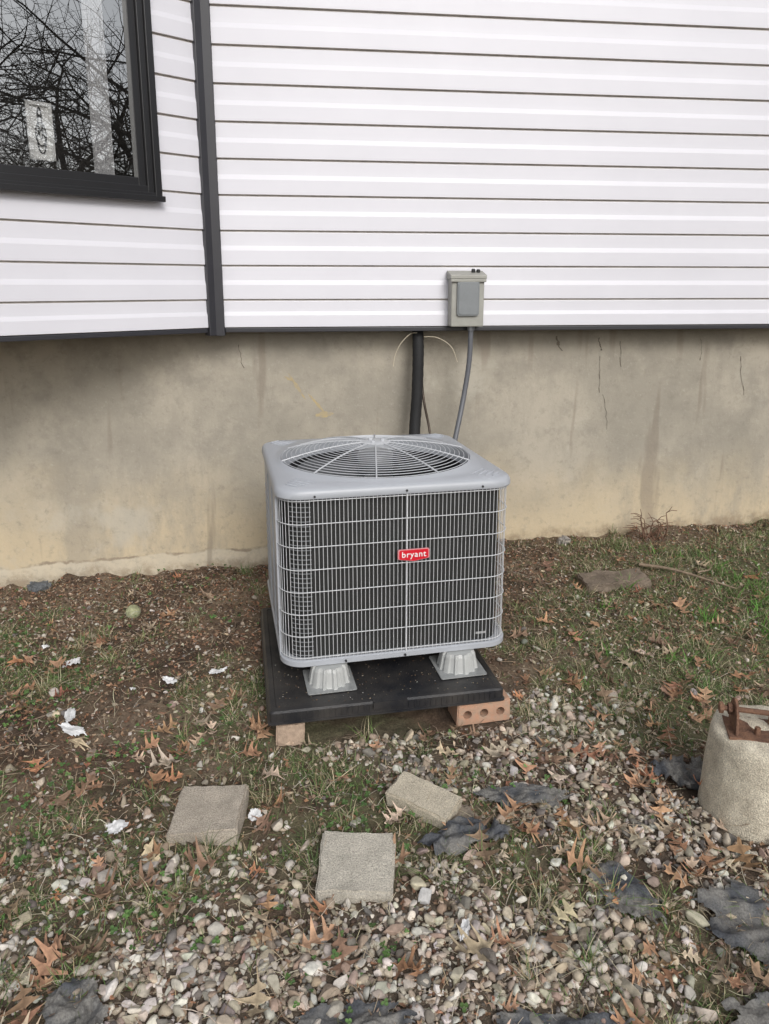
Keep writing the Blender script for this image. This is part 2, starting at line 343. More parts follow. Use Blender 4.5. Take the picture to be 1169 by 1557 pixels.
def siding(mb,fr,s0,s1,z0,z1):
    O,d,n=fr
    prof=[]
    for i in range(len(courses)-1):
        a,b=courses[i],courses[i+1]; h=b-a
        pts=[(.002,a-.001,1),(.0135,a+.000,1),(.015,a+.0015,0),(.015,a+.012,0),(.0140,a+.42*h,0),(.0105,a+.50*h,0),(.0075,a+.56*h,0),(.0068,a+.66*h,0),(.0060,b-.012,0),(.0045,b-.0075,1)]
        prof+=pts
    prof=[(o,min(max(z,z0),z1),m) for o,z,m in prof]
    for i in range(len(prof)-1):
        (o0,a,m),(o1,b,_)=prof[i],prof[i+1]
        if abs(a-b)<1e-6 and (a<=z0 or a>=z1): continue
        k=24 if (s1-s0)>1 else 4
        ss_=[s0+(s1-s0)*j/k for j in range(k+1)]
        vs=[WP(O,d,n,s,o0+.0012*math.sin(s*2.3+z0),a) for s in ss_]+[WP(O,d,n,s,o1+.0012*math.sin(s*2.3+z0),b) for s in ss_]
        fs=[(j,j+1,k+1+j+1,k+1+j) for j in range(k)]
        if d.cross(n).z>0: fs=[f[::-1] for f in fs]
        mb.add(vs,fs,m)
vinyl=mat('white_vinyl',(.71,.705,.755),.42,0,.05,1.6,.04,500,col2=(.675,.67,.72)); 
lap_shade=mat('vinyl_lap_shade',(.60,.56,.52),.8,0,.2,20)  # shadow line under each siding lap, painted in as a darker tan
mb=MB(); siding(mb,MAIN,.03,6.5,ZB,ZT); mb.obj('siding_panels',[vinyl,lap_shade],house)
WS0,WS1,WZ0,WZ1=.255,1.32,1.905,3.15
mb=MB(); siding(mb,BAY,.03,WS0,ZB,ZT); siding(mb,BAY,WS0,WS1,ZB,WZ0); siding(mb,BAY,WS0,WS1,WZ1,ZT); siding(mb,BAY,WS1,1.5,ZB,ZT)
siding(mb,BF,0,2.4,ZB,ZT); mb.obj('bay_siding_panels',[vinyl,lap_shade],house)
blk=mat('dark_aluminium_trim',(.035,.035,.042),.38,0,.15,6,.03,200)
mb=MB()
wbox(mb,MAIN,-.003,.046,-.02,.034,ZB-.04,ZT); wbox(mb,BAY,.002,.048,-.02,.032,ZB-.038,ZT)
wbox(mb,MAIN,.047,6.5,-.03,.018,ZB-.024,ZB-.003); wbox(mb,BAY,.050,1.5,-.03,.016,ZB-.024,ZB-.003); wbox(mb,BF,-.02,2.4,-.03,.016,ZB-.024,ZB-.003)
wbox(mb,BAY,1.46,1.522,-.02,.034,ZB-.03,ZT)
mb.obj('corner_and_base_trim',blk,house,bevel=.003)
und=mat('soffit_board',(.45,.43,.4),.8,0,.2,5)
mb=MB()
def P2(v,z): return (v.x,v.y,z)
a=CC+m_dir*6.5; b=CC; c=EE; d_=EE-m_dir*2.4; e=d_+Vector((-.1,2.2,0)); f_=a+Vector((0,1,0))
poly=[a,f_,e,d_,c,b]
mb.add([P2(q,ZB-.008) for q in poly]+[P2(q,ZB+.02) for q in poly],[tuple(range(6)),tuple(range(6,12))[::-1]])
mb.obj('soffit',und,house)
mb=MB(); poly2=[a+m_n*.3,f_+Vector((0,5,0)),e+Vector((-.5,5,0)),d_+m_n*.3,c+m_n*.3+Vector((.2,0,0)),b+m_n*.3+Vector((.2,0,0))]
mb.add([P2(q,ZT-.02) for q in poly2]+[P2(q,ZT+.14) for q in poly2],[tuple(range(6)),tuple(range(6,12))[::-1]]+[(i,(i+1)%6,6+(i+1)%6,6+i) for i in range(6)])
mb.obj('eaves',blk,house)
# foundation
m,nt,p=nodes('concrete_foundation'); N=nt.nodes; L=nt.links
tc=N.new('ShaderNodeTexCoord'); p.inputs['Roughness'].default_value=.9; p.inputs['Specular IOR Level'].default_value=.2
def noise(sc,det=6,rg=.6,stretch=None):
    n=N.new('ShaderNodeTexNoise'); n.inputs['Scale'].default_value=sc; n.inputs['Detail'].default_value=det; n.inputs['Roughness'].default_value=rg
    mp=N.new('ShaderNodeMapping'); mp.inputs['Scale'].default_value=stretch or (1,1,1); mp.inputs['Location'].default_value=(sc*.37,sc*.11,sc*.7)
    L.new(tc.outputs['Object'],mp.inputs[0]); L.new(mp.outputs[0],n.inputs['Vector']); return n.outputs['Fac']
def ramp(src,a,b,ca=0,cb=1):
    r=N.new('ShaderNodeMapRange'); r.interpolation_type='SMOOTHSTEP'; 
    if a>b: a,b,ca,cb=b,a,cb,ca
    r.inputs[1].default_value=a; r.inputs[2].default_value=b; r.inputs[3].default_value=ca; r.inputs[4].default_value=cb; L.new(src,r.inputs[0]); return r.outputs[0]
def cm(fac,A,B,mode='MIX'):
    q=N.new('ShaderNodeMix'); q.data_type='RGBA'; q.blend_type=mode
    if isinstance(fac,float): q.inputs[0].default_value=fac
    else: L.new(fac,q.inputs[0])
    for s,v in ((6,A),(7,B)):
        if isinstance(v,tuple): q.inputs[s].default_value=(*v,1)
        else: L.new(v,q.inputs[s])
    return q.outputs[2]
def mth(op,a,b):
    q=N.new('ShaderNodeMath'); q.operation=op
    for i,v in enumerate((a,b)):
        if isinstance(v,(int,float)): q.inputs[i].default_value=v
        else: L.new(v,q.inputs[i])
    return q.outputs[0]
sx=N.new('ShaderNodeSeparateXYZ'); L.new(tc.outputs['Object'],sx.inputs[0]); zz=sx.outputs[2]; xx=sx.outputs[0]
base=cm(ramp(noise(1.3),.40,.60),(.35,.32,.265),(.46,.415,.34))
base=cm(ramp(noise(4,8,.7),.45,.66,0,.75),base,(.30,.275,.23))
zn=mth('ADD',zz,mth('MULTIPLY',noise(2.2,5),.6)); 
base=cm(ramp(zn,1.0,.45,0,.85),base,(.62,.51,.345))
base=cm(ramp(noise(2.6,7,.7,stretch=(1,1,.35)),.50,.66,0,.55),base,(.33,.30,.25))
base=cm(ramp(noise(1.9,5,.6),.58,.70,0,.6),base,(.52,.485,.41))
edge=mth('ADD',mth('MULTIPLY',noise(5,6),.11),mth('MULTIPLY',xx,.045))
low=mth('SUBTRACT',zz,edge)
left=ramp(xx,.1,-.5)
base=cm(mth('MULTIPLY',ramp(low,.125,.11,0,.6),left),base,(.62,.56,.45))
ln=mth('MULTIPLY',mth('MULTIPLY',ramp(low,.130,.122),ramp(low,.108,.118)),mth('MULTIPLY',left,ramp(noise(7,4),.4,.6)))
base=cm(ln,base,(.33,.27,.2))
base=cm(mth('MULTIPLY',ramp(mth('SUBTRACT',zz,mth('ADD',mth('MULTIPLY',xx,.045),mth('MULTIPLY',noise(8,6,.7),.20))),.06,-.02,0,.65),ramp(noise(14,5,.7),.35,.6)),base,(.24,.175,.115))
base=cm(ramp(noise(22,9,.78),.50,.70,0,.5),base,(.26,.235,.195))
base=cm(ramp(noise(55,5,.7),.55,.75,0,.3),base,(.58,.54,.46))
base=cm(ramp(noise(9,3,.5,stretch=(1,1,.10)),.60,.68,0,.5),base,(.24,.20,.16))
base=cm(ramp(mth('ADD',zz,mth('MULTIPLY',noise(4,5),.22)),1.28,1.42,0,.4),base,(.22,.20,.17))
L.new(base,p.inputs['Base Color'])
bp=N.new('ShaderNodeBump'); bp.inputs['Strength'].default_value=.55; bp.inputs['Distance'].default_value=.012
L.new(mth('ADD',noise(3,6,.6),mth('MULTIPLY',noise(60,4,.7),.3)),bp.inputs['Height']); L.new(bp.outputs[0],p.inputs['Normal'])
conc=m
mb=MB(); FR=(Vector((0,3.9,0)),m_dir,m_n)
wbox(mb,FR,-5,7,-.3,0,-.6,ZB-.01); mb.obj('foundation_wall',conc,house)
mb=MB()
for (s,z,l,w) in [(1.18,1.16,.20,.004),(1.21,.95,.20,.003),(1.17,1.26,.07,.006),(-.75,1.24,.12,.003),(2.0,1.15,.22,.004),(.93,1.27,.08,.013),(1.29,1.24,.14,.004),(1.75,1.25,.12,.004)]:
    x0=s;pts=[]
    for i in range(9): pts.append(WP(*FR,x0,.0005,z-l*i/8)); x0+=random.uniform(-.004,.012)
    for i in range(8): 
        a,b=Vector(pts[i]),Vector(pts[i+1]); q=m_dir*w*random.uniform(.3,1.4)*.5
        o=m_n*.0012; mb.add([a-q+o,a+q+o,b+q+o,b-q+o],[(0,3,2,1)])
mb.obj('wall_cracks',mat('crack_stain',(.17,.145,.115),.9,0,.3,30),house)
mb=MB()
for (s,z,ln_,wd,ang) in [(-.46,1.02,.17,.018,-58),(-.36,.93,.14,.014,-50),(-.32,.87,.10,.03,5),(-.5,1.06,.06,.012,-30)]:
    ca,sa=math.cos(math.radians(ang)),math.sin(math.radians(ang)); k=14; up=[];dn=[]
    for i in range(k+1):
        t=i/k-.5; hw=wd*.5*math.sqrt(max(1-(2*t)**2,0))*random.uniform(.5,1.2)
        cx,cz=s+ln_*t*ca,z+ln_*t*sa
        up.append(WP(*FR,cx-sa*hw,.0012,cz+ca*hw)); dn.append(WP(*FR,cx+sa*hw,.0012,cz-ca*hw))
    mb.add(dn+up,[(i,i+1,k+1+i+1,k+1+i) for i in range(k)])
mb.obj('ochre_smears',mat('ochre_stain',(.50,.39,.20),.9,0,0,30,col2=(.38,.33,.25)),house)
# window
fr_m=mat('window_frame_black',(.018,.018,.02),.3,0,.1,5)
mb=MB()
def ring(s0,s1,z0,z1,w,o0,o1):
    wbox(mb,BAY,s0,s0+w,o0,o1,z0,z1); wbox(mb,BAY,s1-w,s1,o0,o1,z0,z1)
    wbox(mb,BAY,s0+w,s1-w,o0,o1-.0005,z0,z0+w); wbox(mb,BAY,s0+w,s1-w,o0,o1-.0005,z1-w,z1)
ring(WS0-.004,WS1+.004,WZ0-.004,WZ1+.004,.030,-.03,.045)
ring(WS0+.026,WS1-.026,WZ0+.026,WZ1-.026,.028,-.04,.030)
ring(WS0+.054,WS1-.054,WZ0+.054,WZ1-.054,.034,-.04,.012)
wbox(mb,BAY,WS0-.01,WS1+.01,.045,.062,WZ0-.012,WZ0+.012)
mb.obj('window_frame',fr_m,house,bevel=.002)
g0,g1,h0,h1=WS0+.087,WS1-.087,WZ0+.087,WZ1-.087
m,nt,p=nodes('window_glass'); N2=nt.nodes; L2=nt.links; N2.remove(p)
gl=N2.new('ShaderNodeBsdfGlossy'); gl.inputs['Roughness'].default_value=.0; gl.inputs['Color'].default_value=(.92,.93,.93,1)
tr=N2.new('ShaderNodeBsdfTransparent'); tr.inputs['Color'].default_value=(1,1,1,1); mx=N2.new('ShaderNodeMixShader'); mx.inputs[0].default_value=.46
L2.new(tr.outputs[0],mx.inputs[1]); L2.new(gl.outputs[0],mx.inputs[2]); L2.new(mx.outputs[0],N2['Material Output'].inputs[0])
mb=MB(); f=lambda s,o,z:WP(*BAY,s,o,z)
mb.add([f(g0-.01,-.01,h0-.01),f(g1+.01,-.01,h0-.01),f(g1+.01,-.01,h1+.01),f(g0-.01,-.01,h1+.01)],[(0,3,2,1)]); mb.obj('window_pane',m,house)
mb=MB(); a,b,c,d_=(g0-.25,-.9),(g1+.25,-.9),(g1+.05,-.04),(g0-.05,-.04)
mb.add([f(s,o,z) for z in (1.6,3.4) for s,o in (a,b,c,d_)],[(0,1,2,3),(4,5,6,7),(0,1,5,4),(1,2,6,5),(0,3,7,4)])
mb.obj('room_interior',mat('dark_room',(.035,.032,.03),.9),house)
mb=MB(); vs=[];k=60
for i in range(k+1):
    s=.430+.085*i/k
    for z in (1.9,3.2): vs.append(f(s,-.030+.006*math.sin(i*.9),z))
mb.add(vs,[(2*i,2*i+2,2*i+3,2*i+1) for i in range(k)])
mb.obj('lace_curtain',mat('lace',(.9,.9,.9),.9,0,0,90,.3,200,col2=(.5,.5,.51)),house)
mb=MB()
s0,s1,z0,z1=.670,.770,2.03,2.25
for q in ((s0,s0+.014,z0,z1),(s1-.014,s1,z0,z1),(s0,s1,z0,z0+.014),(s0,s1,z1-.014,z1)): wbox(mb,BAY,q[0],q[1],-.040,-.03,q[2],q[3])
wbox(mb,BAY,s0+.01,s1-.01,-.042,-.038,z0+.01,z1-.01,0)
for i in range(4):
    pts=[f((s0+s1)/2+(.026-.006*i)*math.sin(t*6.28/16)*(1 if i%2 else .6),-.032,z0+.07+.028*i+.045*math.cos(t*6.28/16)) for t in range(16)]
    mb.tube(pts,.0025,4,1,closed=True)
mb.obj('leaded_panel',[mat('white_panel',(.9,.9,.88),.5),mat('lead_came',(.05,.05,.05),.5)],house)
# ------------------------------------------------ disconnect box
dis=empty('electrical_disconnect_box',tuple(CC+m_dir*1.227+m_n*.013)[:2]+(0,),math.radians(7))
gb=mat('painted_steel_greybeige',(.36,.355,.32),.5,0,.12,15,.05,200); gd=mat('grey_plastic_panel',(.22,.235,.245),.45,0,.1,20); bk=mat('black_plastic',(.02,.02,.02),.5)
mb=MB(); mb.box(-.082,.082,-.085,0,1.335,1.575); mb.obj('case',gb,dis,bevel=.006)
mb=MB(); mb.hexa([(-.090,-.100,1.565),(.090,-.100,1.565),(.090,.0,1.565),(-.090,.0,1.565),(-.090,-.100,1.583),(.090,-.100,1.583),(.090,.0,1.606),(-.090,.0,1.606)]); mb.box(-.088,.088,-.0995,-.0865,1.55,1.5645); mb.obj('rain_lid',gb,dis,bevel=.003)
def rr(w,h,r,n=6):
    P=[]
    for cx,cz,a0 in ((w-r,-h+r,-90),(w-r,h-r,0),(-w+r,h-r,90),(-w+r,-h+r,180)):
        for i in range(n+1):
            a=math.radians(a0+90*i/n); P.append((cx+r*math.cos(a),cz+r*math.sin(a)))
    return P
mb=MB()
for (w,h,y0,y1) in ((.055,.085,-.085,-.098),(.049,.079,-.098,-.102)):
    q=rr(w,h,.015); mb.rings([[(x,y0,z+1.472) for x,z in q],[(x,y1,z+1.472) for x,z in q]],0,False,True)
mb.obj('door_panel',gd,dis,bevel=.002)
mb=MB(); mb.lathe([(.010,0),(.010,.014),(.006,.018)],(.035,-.04,1.596),12); mb.lathe([(.010,0),(.010,.014),(.006,.018)],(.060,-.04,1.594),12); mb.obj('knobs',bk,dis)
mb=MB(); mb.tube([(.03,-.04,1.338),(.03,-.04,1.315)],.020,12); mb.obj('conduit_fitting',mat('zinc',(.25,.26,.28),.35,.8),dis)
def curve_pts(P,n=12):
    P=[Vector(p) for p in P]; out=[]
    for i in range(len(P)-1):
        a=P[max(i-1,0)];b=P[i];c=P[i+1];d=P[min(i+2,len(P)-1)]
        for j in range(n):
            t=j/n; out.append(.5*((2*b)+(c-a)*t+(2*a-5*b+4*c-d)*t*t+(3*b-a-3*c+d)*t**3))
    return out+[P[-1]]
bx=CC+m_dir*1.257+m_n*.053
pts=curve_pts([(bx.x,bx.y,1.32),(bx.x-.005,bx.y,1.15),(bx.x-.035,bx.y-.02,.95),(bx.x-.085,bx.y-.12,.74),(bx.x-.12,bx.y-.28,.60),(bx.x-.13,bx.y-.36,.55)])
rad=[.0125+(.0008 if i%2 else 0) for i in range(len(pts))]
mb=MB(); mb.tube(pts,rad,12); mb.obj('electrical_conduit',mat('grey_conduit',(.13,.135,.15),.45,0,.1,20),None,smooth=True,auto=False)
pts=curve_pts([(.170,3.86,1.35),(.172,3.80,1.2),(.168,3.78,1.0),(.155,3.74,.8),(.15,3.6,.6),(.15,3.42,.45),(.15,3.3,.4)])
mb=MB(); mb.tube(pts,[.029+.0008*math.sin(i*2.1) for i in range(len(pts))],16); mb.obj('insulated_refrigerant_line',mat('black_foam',(.014,.014,.015),.75,0,.2,30,.2,150),None,smooth=True,auto=False)
mb=MB(); mb.tube(curve_pts([(.19,3.86,1.1),(.205,3.82,.95),(.235,3.8,.8),(.245,3.72,.68),(.24,3.5,.55)]),.0065,8,0); mb.obj('copper_line',mat('dull_copper',(.09,.07,.055),.4,.5,.2,20),None,smooth=True,auto=False)
mb=MB()
mb.tube(curve_pts([(.165,3.80,1.30),(.13,3.78,1.295),(.085,3.78,1.25),(.055,3.79,1.19),(.045,3.80,1.13)]),.0020,6); mb.tube(curve_pts([(.20,3.80,1.28),(.27,3.80,1.275),(.34,3.80,1.23),(.375,3.82,1.15)]),.0020,6)
mb.obj('thermostat_wire',mat('tan_wire',(.62,.55,.42),.6),None)
# ------------------------------------------------ AC UNIT
ac=empty('air_conditioner_condenser',(-.037,2.895,0),math.radians(12.5))
HW=.425; ZBOT=.203; ZCAP=.830
def rrect(hw,r,n=14,z=0):
    P=[]
    for cx,cy,a0 in ((hw-r,-hw+r,-90),(hw-r,hw-r,0),(-hw+r,hw-r,90),(-hw+r,-hw+r,180)):
        for i in range(n+1):
            a=math.radians(a0+90*i/n); P.append((cx+r*math.cos(a),cy+r*math.sin(a),z))
    return P
def polar_rr(hw,r,N=192):
    out=[]
    for j in range(N):
        a=2*math.pi*j/N; c,s=math.cos(a),math.sin(a); t=hw/max(abs(c),abs(s)); x,y=c*t,s*t
        if abs(x)>hw-r and abs(y)>hw-r:
            cx=math.copysign(hw-r,x); cy=math.copysign(hw-r,y); bq=c*cx+s*cy; cc=cx*cx+cy*cy-r*r; t=bq+math.sqrt(max(bq*bq-cc,0)); x,y=c*t,s*t
        out.append((x,y))
    return out
cabm=mat('grey_cabinet_paint',(.41,.43,.465),.38,0,.05,4,.02,300); wirem=mat('grey_wire_coating',(.62,.63,.65),.4)
coil,nt,p=nodes('condenser_coil'); p.inputs['Base Color'].default_value=(.018,.019,.019,1); p.inputs['Roughness'].default_value=.55
wv=nt.nodes.new('ShaderNodeTexWave'); wv.bands_direction='Z'; wv.inputs['Scale'].default_value=60; tcc=nt.nodes.new('ShaderNodeTexCoord')
nt.links.new(tcc.outputs['Object'],wv.inputs['Vector']); cr=nt.nodes.new('ShaderNodeValToRGB'); cr.color_ramp.elements[0].color=(.010,.010,.011,1); cr.color_ramp.elements[1].color=(.035,.037,.035,1)
nt.links.new(wv.outputs['Fac'],cr.inputs[0]); nt.links.new(cr.outputs[0],p.inputs['Base Color'])
mb=MB(); RC=.085
mb.rings([rrect(HW-.028,RC-.02,14,ZBOT+.02),rrect(HW-.028,RC-.02,14,ZCAP)],0); mb.obj('coil',coil,ac,smooth=True)
mb=MB()
mb.rings([rrect(HW-.05,RC-.03,14,ZBOT),rrect(HW-.004,RC,14,ZBOT),rrect(HW+.004,RC,14,ZBOT+.004),rrect(HW+.004,RC,14,ZBOT+.022),rrect(HW-.001,RC,14,ZBOT+.026),rrect(HW-.03,RC-.02,14,ZBOT+.024)],0,True,False)
mb.obj('base_pan',cabm,ac,smooth=True)
path=[Vector(q) for q in rrect(HW-.004,RC,16)]; path.append(path[0])
cum=[0]
for i in range(len(path)-1): cum.append(cum[-1]+(path[i+1]-path[i]).length)
LT=cum[-1]
def onpath(s):
    s%=LT
    for i in range(len(cum)-1):
        if cum[i+1]>=s: t=(s-cum[i])/max(cum[i+1]-cum[i],1e-9); return path[i].lerp(path[i+1],t)
seg=2*(HW-.004)-2*RC; arc=math.pi/2*RC
sL0=arc*2+seg*2+arc*.5; sL1=arc*3+seg*3-.0
mb=MB(); sp=.0148; s=sL1+.004; end=sL0+LT
while s<end:
    q=onpath(s); mb.tube([(q.x,q.y,ZBOT+.02),(q.x,q.y,ZCAP+.004)],.00125,4,cap=False); s+=sp
def hwire(z,s0,s1,r,inset=.0028):
    P=[];s=s0
    while s<s1: q=onpath(s); v=Vector((q.x,q.y,0)); P.append(v*(1+inset/.42)+Vector((0,0,z))); s+=.012
    mb.tube(P,r,5,cap=False)
for k in range(8): hwire(ZBOT+.034+k*(ZCAP-ZBOT-.045)/7,sL1+.004,end,.0018)
mb.tube([(.025,-HW-.0005,ZBOT+.02),(.025,-HW-.0005,ZCAP+.004)],.0030,6,cap=False)
mb.obj('wire_guard',wirem,ac,smooth=True,auto=False)
mb=MB()
for k in range(34):
    z=ZBOT+.035+k*.0173
    P=[onpath(sL1+.065+i*.0115) for i in range(8)]; mb.tube([(v.x*.965,v.y*.965,z) for v in P],.0020,4,cap=False)
mb.obj('coil_hairpins',mat('aluminium_tube',(.24,.25,.26),.45,.3),ac)
mb=MB(); P=[]; s=sL0
while s<sL1+.002: P.append(onpath(s)); s+=.012
n=len(P); vs=[(v.x*1.0-.002,v.y,z) for z in (ZBOT+.02,ZCAP+.003) for v in P]+[(v.x+.012,v.y*.99,z) for z in (ZBOT+.02,ZCAP+.003) for v in P]
mb.add(vs,[(i+1,i,n+i,n+i+1) for i in range(n-1)]+[(2*n+i,2*n+i+1,3*n+i+1,3*n+i) for i in range(n-1)])
for yy in (-.12,.1): mb.box(-HW-.002,-HW+.004,yy-.004,yy+.004,ZBOT+.03,ZCAP)
mb.box(-HW-.004,-HW+.004,-HW+RC-.006,-HW+RC+.012,ZBOT+.022,ZCAP)
for k in range(12): mb.box(-HW-.001,-HW+.004,.13,.30,ZBOT+.1+k*.035,ZBOT+.112+k*.035)
mb.obj('service_panel',cabm,ac)
mb=MB(); NN=192; RF=.375
def prr(sc,z,r=RC): return [(x*sc,y*sc,z) for x,y in polar_rr(HW+.006,r,NN)]
circ=lambda r,z:[(r*math.cos(2*math.pi*j/NN),r*math.sin(2*math.pi*j/NN),z) for j in range(NN)]
def lerpR(t,z):
    a=prr(.962,0);b=circ(RF+.016,0); return [((1-t)*p[0]+t*q[0],(1-t)*p[1]+t*q[1],z) for p,q in zip(a,b)]
mb.rings([prr(.97,ZCAP-.002),prr(.998,ZCAP-.004),prr(1.004,ZCAP+.001),prr(1.0,ZCAP+.016),prr(.993,ZCAP+.023),prr(.980,ZCAP+.029),lerpR(0,ZCAP+.032),lerpR(.5,ZCAP+.035),lerpR(1,ZCAP+.037),circ(RF+.010,ZCAP+.042),circ(RF+.004,ZCAP+.043),circ(RF-.002,ZCAP+.037),circ(RF-.012,ZCAP-.02),circ(RF-.012,ZCAP-.10)],0)
for sxn,syn in ((1,-1),(-1,1),(1,1),(-1,-1)):
    for k in range(4):
        c=Vector((sxn*(.320+.017*k),syn*(.320+.017*k),ZCAP+.0345)); d=Vector((sxn,-syn,0)).normalized(); ln_=.055-.008*k
        mb.tube([c-d*ln_,c-d*ln_*.5,c+d*ln_*.5,c+d*ln_],[.001,.0045,.0045,.001],8)
mb.obj('top_cap',cabm,ac,smooth=True)
mb=MB()
def dz(r): return ZCAP+.043+.050*(1-(r/RF)**2)
r=.058
while r<RF+.004:
    mb.tube([(r*math.cos(a*2*math.pi/64),r*math.sin(a*2*math.pi/64),dz(r)) for a in range(64)],.0015,5,closed=True); r+=.0185
for k in range(10):
    a=2*math.pi*k/10+.12; mb.tube([(q*math.cos(a),q*math.sin(a),dz(q)+.003) for q in [.03+(RF+.006-.03)*i/8 for i in range(9)]],.0030,6)
mb.lathe([(.058,0),(.06,.004),(.05,.007)],(0,0,dz(0)-.002),32)
for k in range(3): mb.lathe([(.009,0),(.009,.006),(.004,.009)],(.03*math.cos(2.1*k),.03*math.sin(2.1*k),dz(0)+.004),10)
mb.obj('fan_guard',mat('guard_wire_grey',(.52,.535,.56),.4),ac,smooth=True)
mb=MB()
mb.lathe([(.07,-.15),(.07,-.04),(.05,-.03)],(0,0,dz(0)),24)
for k in range(3):
    a0=math.pi*2/3*k+.4; vs=[]
    for i in range(9):
        rr_=.06+.28*i/8
        for j in range(7):
            t=j/6-.5; a=a0+t*(1.05-.25*i/8)+.25*i/8; vs.append((rr_*math.cos(a),rr_*math.sin(a),ZCAP-.05+.06*t*(-1)+.01*math.cos(t*3)))
    mb.add(vs,[(i*7+j,(i+1)*7+j,(i+1)*7+j+1,i*7+j+1) for i in range(8) for j in range(6)])
mb.obj('fan_blades',mat('fan_blade_grey',(.08,.085,.09),.45,.2),ac,smooth=True,auto=False)
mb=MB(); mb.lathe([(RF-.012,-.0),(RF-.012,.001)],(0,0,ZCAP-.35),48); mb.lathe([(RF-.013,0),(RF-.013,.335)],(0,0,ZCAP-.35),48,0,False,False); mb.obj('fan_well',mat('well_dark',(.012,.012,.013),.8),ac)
mb=MB()
for (lx,z) in ((-.30,ZCAP+.006),(.022,ZCAP+.009),(.30,ZCAP+.007),(.02,ZBOT+.012),(-.2,ZBOT+.013)):
    mb.tube([(lx,-HW-.004,z),(lx,-HW-.0105,z)],.0042,8)
mb.obj('screws',mat('screw_dark',(.06,.06,.065),.4,.6),ac)
mb=MB(); bw,bh=.058,.022; q=[(-bw,-bh*.55),(-bw*.96,-bh*.7),(0,-bh*1.12),(bw*.96,-bh*.7),(bw,-bh*.55),(bw,bh*.75),(bw*.93,bh*.95),(-bw*.93,bh*.95),(-bw,bh*.75)]
def brings(sc,y): return [(.048+x*sc,y,.601+z*sc) for x,z in q]
mb.rings([brings(1,-HW-.003),brings(1,-HW-.009),brings(.97,-HW-.0102)],1,True,False); mb.rings([brings(.965,-HW-.0102),brings(.92,-HW-.0104)],1); mb.add(brings(.92,-HW-.0106),[tuple(range(len(q)))],0)
mb.obj('badge',[mat('badge_red',(.62,.015,.03),.3),mat('badge_rim',(.72,.30,.32),.35)],ac)
tcu=bpy.data.curves.new('badge_lettering','FONT'); tcu.body='bryant'; tcu.size=.031; tcu.align_x='CENTER'; tcu.align_y='CENTER'; tcu.extrude=.0006; tcu.offset=.0003; tcu.space_character=1.12
to=bpy.data.objects.new('badge_lettering',tcu); scene.collection.objects.link(to); to.parent=ac; to.location=(.048,-HW-.0118,.603); to.rotation_euler=(math.pi/2,0,0); tcu.materials.append(mat('white_ink',(.8,.8,.8),.5))
mb=MB(); mb.box(.30,.34,-HW+.022,-HW+.0235,ZBOT+.05,ZBOT+.058); mb.obj('label',mat('label_white',(.4,.4,.4),.6),ac)
rm_=mat('riser_plastic',(.46,.47,.46),.35,0,.1,20)
mb=MB(); pw=mat('clear_flange',(.34,.35,.35),.2,0,.2,25)
for (lx,ly) in ((-.258,-.405),(.230,-.405),(-.262,.33),(.222,.33)):
    mb.lathe([(.074,.002),(.072,.006),(.062,.060),(.056,.072)],(lx,ly,.131),72,0,True,True,f=lambda a:1+.06*(1 if math.sin(a*12)>0 else -1))
    Pq=[(lx+x,ly+y) for x,y in rr(.088,.088,.008)]; mb.rings([[(x,y,.1315) for x,y in Pq],[(x,y,.1345) for x,y in Pq]],1,True,True)
mb.obj('risers',[rm_,pw],ac)
# ------------------------------------------------ PAD
pad=empty('equipment_pad',(PADC[0],PADC[1],0),PR)
padm=mat('black_plastic_pad',(.013,.014,.018),.42,0,.0,7,.10,150,col2=(.05,.046,.043),detail=8)
mb=MB()
def rrz(w,h,r,z): return [(x*1.02,y,z) for x,y in rr(w,h,r,5)]
mb.rings([rrz(.405,.425,.012,.084),rrz(.413,.433,.014,.084),rrz(.413,.433,.014,.089),rrz(.408,.428,.014,.091),rrz(.408,.428,.014,.124),rrz(.402,.422,.012,.130),rrz(.385,.405,.012,.130),rrz(.382,.402,.012,.1275)],0,True,True)
mb.box(-.06,.06,-.437,-.40,.108,.1325)
for i in range(40):
    t=-.385+i*.77/39; mb.box(t-.003,t+.003,-.4305,-.4275,.092,.121)
mb.obj('pad_slab',padm,pad,bevel=0)
n=260; x=R.uniform(-.38,.38,n); y=R.uniform(-.4,-.1,n)-.0; sz=R.uniform(.001,.003,n)
o=scatter('pad_debris',[ico(1,3,.2),ico(1,5,.2)],np.stack([x,y,.1285+sz*.4],1),np.stack([sz*1.5,sz,sz*.6],1),rotm(R.uniform(0,6,n),0*x,0*x),pal([(.4,.33,.24,1),(.2,.13,.08,1),(.5,.48,.44,.3)],n)*.6,gm,False); o.parent=pad
